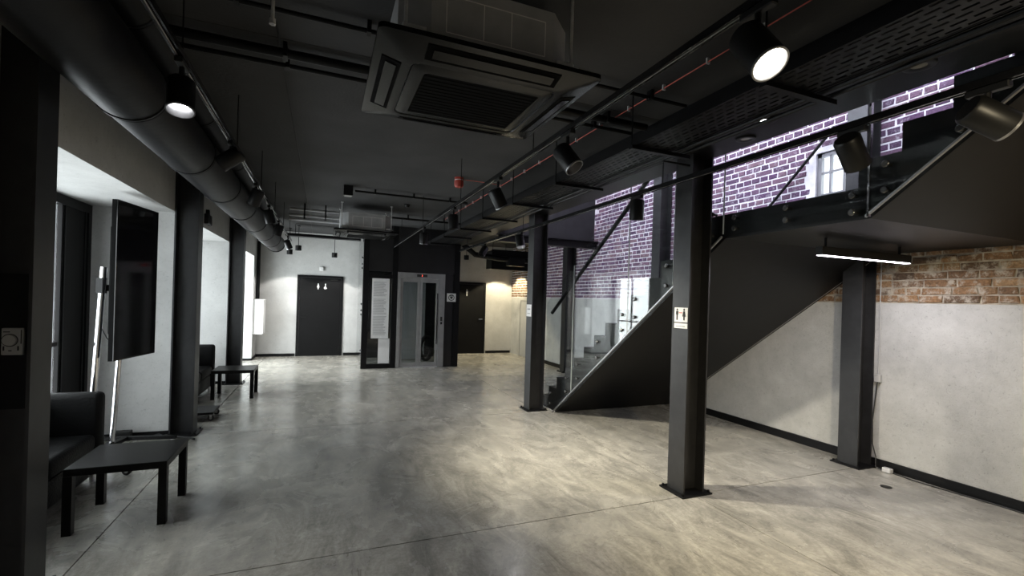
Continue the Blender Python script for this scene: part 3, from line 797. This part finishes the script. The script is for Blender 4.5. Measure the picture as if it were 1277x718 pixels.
spot(1.44, 5.5, 2.75, (.05, 0, -1), 'vertical spotlight on the middle track before the cable tray end', None, drop=.17)
spot(1.44, 7.3, 2.75, (0, .2, -1), 'far vertical spotlight on the middle track', MAT['lens_cool'], 60, (1, .97, .92), 110, .9)
spot(1.44, -.4, 2.75, (1.05, .9, -1), 'added unseen spotlight on the middle track behind the viewer', MAT['lens_warm'], 330, WARM, 92, 1.0)  # extra lamp out of view, added to warm the floor at right
spot(2.54, 1.05, 2.60, (.74, -.42, -.45), 'spotlight at far right aimed at the plaster wall', MAT['lens_off'], 150, WARM, 92, 1.0, drop=.13)
spot(2.54, 1.585, 2.60, (.62, .08, -.60), 'black tilted spotlight in front of the upper window', None, drop=.12)
spot(2.54, 3.38, 2.60, (.05, .1, -1), 'vertical spotlight in front of the brick wall and stair handrail', None, drop=.12)
spot(2.54, 6.0, 2.60, (.1, -.25, -1), 'lit spotlight on the right track left of the stair foot column', MAT['lens_cool'], 60, (1, .97, .95), 110, .9, drop=.12)
spot(2.54, 7.6, 2.60, (-.5, -.2, -.8), 'farther tilted spotlight on the right track', None, drop=.12)
spot(-.69, 2.80, 2.80, (.05, -.28, -1), 'lit spotlight on the left track under the thick duct', MAT['lens_cool'], 45, (1, .98, .95), 90, .8, drop=.17)
spot(-.69, 4.15, 2.80, (-.75, .15, -.55), 'tilted spotlight on the left track aimed at the niche', None, drop=.12)
spot(-.69, 5.6, 2.80, (-.3, .2, -.8), 'third spotlight along the left track', None, drop=.14)
spot(-.69, 6.9, 2.80, (.2, .2, -.8), 'fourth spotlight along the left track', None, drop=.14)
spot(-.69, 8.3, 2.80, (-.2, .1, -.8), 'fifth spotlight along the left track', None, drop=.14)
spot(-.69, 10.4, 2.80, (.35, .4, -.8), 'lit spotlight at the far end of the left track', MAT['lens_cool'], 90, (1, 1, 1), 110, .9, drop=.16)

# pendants by the end wall
def pendant(x, y, z, label, watts, color=(1, .97, .93)):
    t = thing('pendant_lamp', label, 'pendant lamp', (x, y, CEIL), 'pendant lamps by the end wall')
    obj('canopy', MB().cyl((0, 0, -.02), (0, 0, -.001), .04), MAT['plastic'], t, True)
    obj('stem', MB().cyl((0, 0, z + .12 - CEIL), (0, 0, -.02), .007, n=8), MAT['plastic'], t)
    obj('shade', MB().lathe((0, 0, z + .12 - CEIL), (0, 0, -1), [(0, 0), (0, .068), (.12, .068), (.12, .055), (.09, .05)], 24), MAT['plastic'], t, True)
    obj('lens', MB().lathe((0, 0, z + .028 - CEIL), (0, 0, -1), [(0, 0), (0, .052)], 24), MAT['lens_cool'], t)
    ld = bpy.data.lights.new('pendant_beam', 'SPOT'); ld.energy = watts; ld.color = color; ld.spot_size = math.radians(108); ld.spot_blend = .12; ld.shadow_soft_size = .05
    lo = bpy.data.objects.new('pendant_beam', ld); COL.objects.link(lo); lo.location = (x, y, z - .01)
pendant(.24, 12.7, 2.60, 'short black pendant lamp over the wide black door', 60)
pendant(-.80, 12.75, 2.62, 'black pendant lamp just right of the duct end', 50)
pendant(-.58, 12.2, 2.68, 'black pendant lamp hanging beside the one at the duct end', 30)
pendant(3.62, 12.3, 2.72, 'black pendant lamp in front of the narrow door', 90, (1, .88, .62))
pendant(4.95, 12.75, 2.72, 'black pendant lamp near the far right brick corner', 150, (1, .86, .58))

# linear lamp below the landing
lin = thing('linear_lamp', 'slim black linear lamp with glowing underside below the stair landing', 'lamp', (4.40, 2.60, 2.245))
obj('housing', MB().box(-.61, .61, -.028, .028, -.145, -.075), MAT['plastic'], lin)
obj('diffuser', MB().box(-.605, .605, -.022, .022, -.150, -.1452), MAT['tube'], lin)
for x in (-.53, .48):
    obj('stem', MB().cyl((x, 0, -.075), (x, 0, -.001), .010, n=8), MAT['plastic'], lin)
ld = bpy.data.lights.new('linear_beam', 'AREA'); ld.shape = 'RECTANGLE'; ld.size = 1.2; ld.size_y = .04; ld.energy = 22; ld.color = (.95, .92, 1.0)
lo = bpy.data.objects.new('linear_beam', ld); COL.objects.link(lo); lo.location = (4.40, 2.60, 2.09)

# downlights on the soffit
def downlight(x, y, z, label, lit):
    t = thing('downlight', label, 'downlight', (x, y, z), 'downlights under the long beam')
    obj('ring', MB().lathe((0, 0, 0), (0, 0, -1), [(.001, .035), (.001, .075), (.012, .072), (.016, .06), (.010, .035)], 24), MAT['plastic'], t, True)
    obj('lens', MB().lathe((0, 0, -.008), (0, 0, -1), [(0, 0), (0, .036)], 20), MAT['lens_cool'] if lit else MAT['lens_off'], t)
downlight(2.80, 2.32, 2.95, 'small lit round downlight near the big lit spotlight', True)
downlight(3.0, 2.66, BEAMZ, 'small unlit round downlight above the mid floor column', False)
downlight(2.86, 1.46, 2.95, 'small unlit downlight above the far right spotlight', False)

# ------------------------------------------------------------------ cable tray
ct = thing('cable_tray', 'black perforated cable tray hung below the ceiling beside the long beam', 'cable tray', (2.31, 0, 2.85))
TX0, TX1 = -.16, .16; TY0, TY1 = YN + .1, 10.6
mb = MB(); ncol = 7
cw_ = (TX1 - TX0) / ncol
def quad(x0, x1, y0, y1): mb.add([(x0, y0, 0), (x1, y0, 0), (x1, y1, 0), (x0, y1, 0)], [(0, 1, 2, 3)])
sl, gp_ = .055, .022
edges_x = [TX0 + cw_*i for i in range(ncol + 1)]
for i in range(ncol):
    xa, xb = edges_x[i], edges_x[i+1]
    quad(xa, xa + cw_*.33, TY0, TY1); quad(xb - cw_*.33, xb, TY0, TY1)
    y = TY0 + (0 if i % 2 else (sl + gp_) / 2)
    if i % 2 == 0: quad(xa + cw_*.33, xb - cw_*.33, TY0, y)
    while y < TY1:
        quad(xa + cw_*.33, xb - cw_*.33, y, min(TY1, y + gp_)); y += sl + gp_
obj('perforated_bed', mb, MAT['steel'], ct)
for x in (TX0, TX1): obj('side_rail', MB().box(x - .002, x + .002, TY0, TY1, -.003, .06), MAT['steel'], ct)
for k, x in enumerate((-.11, -.05, .02, .09)): obj('cable', MB().cyl((x, TY0, .03), (x, TY1, .03), .014 + .004*(k % 2), n=8), MAT['rubber'], ct)
for y in (-1.7, -.55, .6, 1.78, 2.92, 4.16, 5.3, 6.47, 7.65, 8.8, 10.0):
    s_ = obj('support_strut', MB().box(-.19, .37, y - .02, y + .02, -.032, -.004), MAT['steel'], ct)
    obj('hanger_rod', MB().cyl((-.18, y, -.005), (-.18, y, CEIL - 2.85 - .002), .006, n=6), MAT['steel'], s_)
for x in (.245, .33): obj('conduit', MB().cyl((x, TY0, .012), (x, TY1, .012), .014, n=8), MAT['steel'], ct)

# red fire alarm cable with clips + alarm sounder
rc = thing('alarm_cable', 'thin red alarm cable clipped along the ceiling', 'cable', (2.30, 0, CEIL))
obj('cable', MB().cyl((0, -1, -.03), (-.06, 9.2, -.03), .004, n=8), MAT['redcable'], rc)
for i in range(24): obj('clip', MB().box(-.012 - .006*(i*.42 - .6), .012 - .006*(i*.42 - .6), -.6 + i*.42 - .006, -.6 + i*.42 + .006, -.04, -.001), MAT['galv'], rc)
obj('branch_cable', MB().tube([(-.03, 6.05, -.03), (-.32, 6.05, -.02), (-.59, 6.05, -.02)], .004, 6), MAT['redcable'], rc)
al = thing('alarm_sounder', 'red round fire alarm sounder on the ceiling', 'alarm', (1.645, 6.05, CEIL))
obj('base', MB().cyl((0, 0, -.03), (0, 0, -.001), .06, n=24), MAT['red'], al, True)
obj('ring', MB().cyl((0, 0, -.042), (0, 0, -.03), .058, n=24), MAT['white'], al, True)
obj('horn', MB().lathe((0, 0, -.042), (0, 0, -1), [(0, .062), (.06, .062), (.085, .05), (.09, .03), (.075, 0)], 24), MAT['red'], al, True)
sm = thing('smoke_detector', 'small dark smoke detector on the ceiling beyond the red alarm', 'detector', (1.32, 8.25, CEIL))
obj('base', MB().cyl((0, 0, -.02), (0, 0, -.001), .055, n=20), MAT['plastic'], sm, True)
obj('chamber', MB().lathe((0, 0, -.02), (0, 0, -1), [(0, .048), (.03, .035), (.032, 0)], 20), MAT['plastic'], sm, True)

# conduits across the ceiling
def conduit(label, pts, r, clips=3):
    t = thing('ceiling_conduit', label, 'conduit', pts[0], 'conduits across the ceiling')
    p0 = Vector(pts[0])
    obj('tube', MB().tube([Vector(p) - p0 for p in pts], r, 10), MAT['steel'], t, True)
    d = Vector(pts[-1]) - p0
    for i in range(clips):
        c = d * ((i + .5) / clips)
        obj('clip', MB().box(c.x - .012, c.x + .012, c.y - r - .012, c.y + r + .012, c.z - r - .003, CEIL - p0.z - .001), MAT['steel'], t)
    return t
conduit('black conduit crossing the ceiling, nearest one left of the air conditioner', [(-1.5, 2.88, 3.215), (2.6, 2.88, 3.215)], .014, 6)
conduit('thick black conduit crossing the ceiling behind the foreground air conditioner', [(-1.5, 3.37, 3.21), (2.6, 3.37, 3.21)], .030, 5)
conduit('thinner black conduit beside the thick one behind the air conditioner', [(-1.5, 3.57, 3.22), (2.6, 3.57, 3.22)], .016, 5)
conduit('black conduit running from the small ceiling box to the light track', [(.40, 7.35, 3.215), (2.15, 7.35, 3.215)], .016, 3)
conduit('far thin conduit right of the far air conditioner', [(1.15, 9.3, 3.19), (2.6, 9.3, 3.19)], .020, 2)
for k, (z, r, lab) in enumerate(((3.18, .022, 'topmost of three grey pipes feeding the far air conditioner'), (3.06, .022, 'middle of three grey pipes feeding the far air conditioner'), (2.97, .022, 'lowest of three grey pipes feeding the far air conditioner'))):
    t = thing('refrigerant_pipe', lab, 'pipe', (-.60, 9.25 - .07*k, z), 'pipes feeding the far air conditioner')
    obj('tube', MB().cyl((0, 0, 0), (.84, 0, 0), r, n=12), MAT['acbody'], t, True)
    for x in (.25, .6): obj('clip', MB().box(x - .012, x + .012, -.004, .004, r, CEIL - z - .001), MAT['steel'], t)
sd = thing('ceiling_box', 'small black cube luminaire under the ceiling left of the far conduit', 'luminaire', (.30, 7.30, CEIL))
obj('body', MB().rbox(-.065, .065, -.065, .065, -.15, -.001, .006), MAT['plastic'], sd)
obj('underside', MB().box(-.05, .05, -.05, .05, -.154, -.1505), MAT['greyplastic'], sd)

dr = thing('drop_rod', 'bare metal rod hanging from the ceiling left of the air conditioner', 'rod', (-.24, 2.3, CEIL))
obj('rod', MB().cyl((0, 0, -.44), (0, 0, -.002), .0075, n=8), MAT['galv'], dr)
obj('end_nut', MB().cyl((0, 0, -.44), (0, 0, -.415), .014, n=6), MAT['galv'], dr)

# black bundle of services over the far right
sv = thing('service_pipe', 'black bent drain pipe under the ceiling in front of the narrow door', 'pipe', (3.3, 11.3, 2.9))
obj('tube', MB().tube([(-.1, 0, .3), (-.05, 0, .1), (.25, 0, -.12), (.9, 0, -.18), (1.6, 0, -.2), (2.1, 0, -.2)], .07, 12), MAT['steel'], sv, True)
obj('trap_box', MB().rbox(1.15, 1.6, -.12, .12, -.36, -.12, .02), MAT['steel'], sv)

bx2 = thing('service_duct', 'black rectangular duct under the ceiling at the far right corner', 'duct', (4.85, 12.2, 2.5))
obj('casing', MB().box(-.6, .6, -.25, .25, 0, .5), MAT['steel'], bx2)
obj('flange', MB().box(-.62, .62, -.27, -.25, -.02, .52), MAT['steel'], bx2)
for x in (-.5, .5): obj('hanger_rod', MB().cyl((x, 0, .5), (x, 0, CEIL - 2.5 - .002), .006, n=6), MAT['steel'], bx2)
xt = thing('cross_tray', 'black cable channel crossing the ceiling before the end wall', 'cable tray', (-.84, 11.9, 2.98))
obj('channel', MB().box(0, 1.65, -.1, .1, 0, .06), MAT['steel'], xt)
for x in (.2, 1.4): obj('hanger_rod', MB().cyl((x, 0, .06), (x, 0, CEIL - 2.98 - .002), .006, n=6), MAT['steel'], xt)

# exit sign box on left lintel
ex = thing('exit_sign_box', 'small dark sign box on the lintel left of the far column', 'sign', (XL, 7.75, 2.66))
obj('housing', MB().rbox(.001, .05, -.13, .13, -.07, .07, .006), MAT['plastic'], ex)
obj('bracket', MB().box(.001, .04, -.03, .03, .07, .14), MAT['plastic'], ex)
obj('face', MB().box(.05, .053, -.11, .11, -.05, .05), MAT['liftdark'], ex)

# ------------------------------------------------------------------ signs
def sign_plate(label, x, y, z):
    t = thing('restroom_sign', label, 'sign', (x, y, z), 'white restroom signs')
    return t
s1 = sign_plate('white sign with two standing figures on the mid floor column', 2.922, 3.215, 1.54)
obj('plate', MB().box(-.004, -.0005, -.08, .08, -.04, .088), MAT['paper'], s1)
obj('plate', MB().box(-.004, -.0005, -.08, .08, -.094, -.05), MAT['paper'], s1)
picto(s1, 'pictogram', .045, .028, .10, 'man', -.007, 'x', MAT['ink'])
picto(s1, 'pictogram', -.04, .028, .10, 'woman', -.007, 'x', MAT['ink'])
obj('red_mark', MB().box(-.007, -.004, -.018, .022, .040, .046), MAT['redink'], s1)
obj('printed_line', MB().box(-.0065, -.004, -.055, .055, -.080, -.072), MAT['greyink'], s1)
s2 = sign_plate('white sheet on the column at the stair foot', 2.892, 6.40, 1.50)
obj('plate', MB().box(-.004, -.0005, -.085, .085, -.09, .09), MAT['paper'], s2)
obj('printed_line', MB().box(-.0065, -.004, -.05, .05, .01, .03).box(-.0065, -.004, -.05, .05, -.05, -.04), MAT['greyink'], s2)
s3 = thing('pictogram_sign', 'square white pictogram sign with round black mark on the lift shaft', 'sign', (2.86, EY - .001, 1.665))
obj('plate', MB().box(-.11, .11, -.006, -.0005, -.10, .10), MAT['paper'], s3)
circ = ring_loft([[(.075*math.cos(t), -.009, .075*math.sin(t)) for t in [2*math.pi*i/24 for i in range(24)]], [(.058*math.cos(t), -.009, .058*math.sin(t)) for t in [2*math.pi*i/24 for i in range(24)]]])
obj('ring_print', circ, MAT['ink'], s3)
obj('mark_print', MB().prism([(-.035, .02), (.035, .02), (.02, -.03), (-.02, -.03)], 'y', -.009, -.006).prism([(-.045, .03), (.045, .03), (.03, .05), (-.03, .05)], 'y', -.009, -.006), MAT['ink'], s3)

# thermostat on the left column
th = thing('thermostat', 'white wall thermostat with round dial on the left edge column', 'thermostat', (-1.462, 3.18, 1.36))
obj('back_plate', MB().box(-.120, .062, .0, .028, -.35, .35), MAT['steel'], th)
obj('case', MB().rbox(-.046, .040, -.026, -.0005, -.068, .070, .005), MAT['greyplastic'], th)
obj('dial', MB().lathe((-.012, -.026, .008), (0, -1, 0), [(0, .029), (.010, .027), (.011, 0)], 28), MAT['greyplastic'], th, True)
obj('dial_groove', MB().lathe((-.012, -.0262, .008), (0, -1, 0), [(0, .029), (.001, .029), (.001, .033), (0, .033)], 28), MAT['ink'], th)
obj('grille_slot', MB().box(.030, .034, -.0275, -.0255, -.01, .062), MAT['ink'], th)
obj('printed_mark', MB().box(-.038, -.012, -.0275, -.0258, .048, .053).box(-.038, -.032, -.0275, -.0258, -.045, -.022).box(.018, .024, -.0275, -.0258, -.045, -.022).box(-.016, -.004, -.0275, -.0258, -.048, -.043), MAT['ink'], th)

# ------------------------------------------------------------------ furniture
lt = thing('low_table', 'square black low table in front of the near sofa', 'table', (-1.27, 4.20, 0), 'black low tables')
obj('tabletop', MB().rbox(-.285, .285, -.275, .275, .395, .445, .003, 1), MAT['wood'], lt)
for sx in (-1, 1):
    for sy in (-1, 1):
        x0 = sx*.285; x1 = sx*.235; y0 = sy*.275; y1 = sy*.225
        obj('leg', MB().box(x0, x1, y0, y1, .001, .395), MAT['wood'], lt)
dup(lt, (-1.25, 8.45, 0), 'square black low table in front of the far column')

def make_sofa(label, loc):
    s = thing('sofa', label, 'sofa', loc, 'black leather sofas')
    # local: x from back (0) to front (.58), y along length (0 far end) to -1.75
    obj('base', MB().rbox(.0, .56, -1.62, -.13, .07, .28, .02), MAT['leather'], s)
    for k in range(2):
        y1 = -.135 - k*.745
        obj('seat_cushion', MB().rbox(.17, .585, y1 - .735, y1, .285, .43, .045, 3), MAT['leather'], s, True)
        obj('back_cushion', MB().rbox(.03, .20, y1 - .735, y1, .435, .76, .045, 3), MAT['leather'], s, True)
    obj('backrest', MB().rbox(-.02, .05, -1.62, -.13, .28, .72, .025, 2), MAT['leather'], s, True)
    for y0, y1 in ((-.125, 0), (-1.75, -1.625)):
        obj('armrest', MB().rbox(-.02, .60, y0, y1, .07, .765, .045, 3), MAT['leather'], s, True)
    for x in (.05, .53):
        for y in (-.06, -1.69):
            obj('leg', MB().cyl((x, y, .001), (x, y, .075), .018, .022, n=12), MAT['chrome'], s)
    return s
so = make_sofa('black leather sofa behind the near low table', (-2.31, 5.04, 0))
dup(so, (-2.24, 9.06, 0), 'black leather sofa beside the far low table')

# television on wheeled stand
tv = thing('television', 'large upright black television screen facing the hall', 'television', (-1.70, 5.58, 1.72), None, math.radians(-10))
tw, thh = .345, .735
obj('casing', MB().rbox(-.028, .012, -tw, tw, -thh, thh, .004), MAT['matte'], tv)
obj('bezel', MB().box(.012, .018, -tw, -tw + .014, -thh, thh).box(.012, .018, tw - .014, tw, -thh, thh).box(.012, .018, -tw + .014, tw - .014, -thh, -thh + .018).box(.012, .018, -tw + .014, tw - .014, thh - .014, thh), MAT['steel_gloss'], tv)
obj('screen', MB().box(.0125, .0155, -tw + .0145, tw - .0145, -thh + .0185, thh - .0145), MAT['screen'], tv)
obj('rear_housing', MB().rbox(-.075, -.029, -.28, .28, -.5, .5, .015), MAT['matte'], tv)
obj('mount_plate', MB().box(-.088, -.076, -.17, .15, -.16, .16), MAT['steel'], tv)
sd_ = thing('television_stand', 'chrome wheeled stand carrying the television', 'stand', (-1.82, 5.52, 0), None, math.radians(-10))
for y in (-.17, .17):
    obj('pole', MB().cyl((-.10, y, .09), (-.022, y, 1.84), .024, n=18), MAT['chrome'], sd_, True)
    obj('clamp', MB().box(-.065, -.012, y - .03, y + .035, 1.60, 1.74), MAT['plastic'], sd_)
obj('crossbar', MB().box(-.03, -.012, -.17, .17, 1.62, 1.68), MAT['steel'], sd_)
obj('crossbar', MB().box(-.125, -.075, -.17, .17, .10, .14), MAT['steel'], sd_)
caster_bracket = MB().box(-.012, .012, -.02, .02, .05, .085).mesh('bracket'); caster_bracket.materials.append(MAT['galv'])
caster_tyre = MB().lathe((0, -.014, .037), (0, 1, 0), [(0, .012), (0, .034), (.004, .036), (.024, .036), (.028, .034), (.028, .012)], 20).mesh('tyre', True); caster_tyre.materials.append(MAT['rubber'])
caster_hub = MB().cyl((0, -.016, .037), (0, .016, .037), .015, n=14).mesh('hub', True); caster_hub.materials.append(MAT['greyplastic'])
def caster(parent, x, y):
    c = link('caster', caster_tyre, None, parent, (x, y, 0))
    link('hub', caster_hub, None, c); link('bracket', caster_bracket, None, c)
for y in (-.40, .40):
    obj('foot', MB().box(-.36, .36, y - .022, y + .022, .085, .12), MAT['steel'], sd_)
    for x in (-.33, .33): caster(sd_, x, y)
obj('base_bar', MB().box(-.125, -.075, -.40, .40, .086, .12), MAT['steel'], sd_)
obj('cable', MB().tube([(-.06, -.17, 1.35), (-.02, -.10, 1.18), (.03, -.03, 1.10), (.04, .0, 1.2)], .005, 6), MAT['rubber'], sd_)

# trolley behind the column
tr = thing('wheeled_trolley', 'low black wheeled trolley partly behind the left column', 'trolley', (-1.52, 6.97, 0))
obj('platform', MB().rbox(-.33, .27, -.12, .30, .085, .115, .006), MAT['steel'], tr)
for x in (-.29, .24):
    for y in (-.08, .26): caster(tr, x, y)
# power strip and cable at niche foot
ps = thing('power_strip', 'black power strip with loose cable on the floor by the left column', 'power strip', (-1.95, 6.22, 0))
obj('case', MB().rbox(-.10, .06, -.035, .035, .001, .11, .006), MAT['plastic'], ps)
obj('cable', MB().tube([(.06, 0, .02), (.18, -.03, .02), (.30, .03, .035), (.36, -.02, .02), (.48, -.06, .02), (.62, -.12, .018), (.68, -.20, .018)], .012, 8), MAT['rubber'], ps, True)

# cable and socket at wall column
sc = thing('wall_cable', 'pale cable running down beside the right wall column to the floor', 'cable', (XR - .014, 3.07, 0))
obj('sheath', MB().tube([(0, 0, 2.2), (.002, .0, 1.75), (0, -.005, 1.3), (.002, 0, .98)], .006, 6), MAT['greyplastic'], sc)
obj('socket', MB().rbox(-.022, .010, -.03, .03, .90, .98, .004, 1), MAT['greyplastic'], sc)
obj('cord', MB().tube([(-.008, 0, .90), (-.04, .02, .5), (-.045, .01, .25), (-.035, -.02, .12), (-.05, -.03, .02), (-.06, -.12, .010)], .006, 6), MAT['rubber'], sc)
obj('plug', MB().rbox(-.095, -.04, -.19, -.11, .002, .05, .008), MAT['galv'], sc)
bc = tag(obj('floor_cable', MB().tube([(5.43, 2.98, .008), (5.38, 2.7, .008), (5.40, 2.4, .008), (5.435, 2.1, .008), (5.43, 1.7, .008), (5.41, 1.2, .008), (5.43, .6, .008)], .007, 6), MAT['rubber']), 'thin black cable lying along the right baseboard', 'cable')
fl = thing('floor_drain_cap', 'small dark metal cap set in the floor before the right wall', 'cap', (4.948, 2.689, 0))
obj('rim', MB().cyl((0, 0, .0005), (0, 0, .004), .045, n=20), MAT['steel'], fl, True)
obj('lid', MB().cyl((0, 0, .004), (0, 0, .006), .034, n=20), MAT['plastic'], fl, True)
fc = tag(obj('stair_cable', MB().tube([(4.9, 6.33, .008), (5.1, 6.28, .008), (5.3, 6.3, .012), (5.40, 6.22, .008)], .010, 6), MAT['greyplastic']), 'short pale cable on the floor at the foot of the stair underside', 'cable')
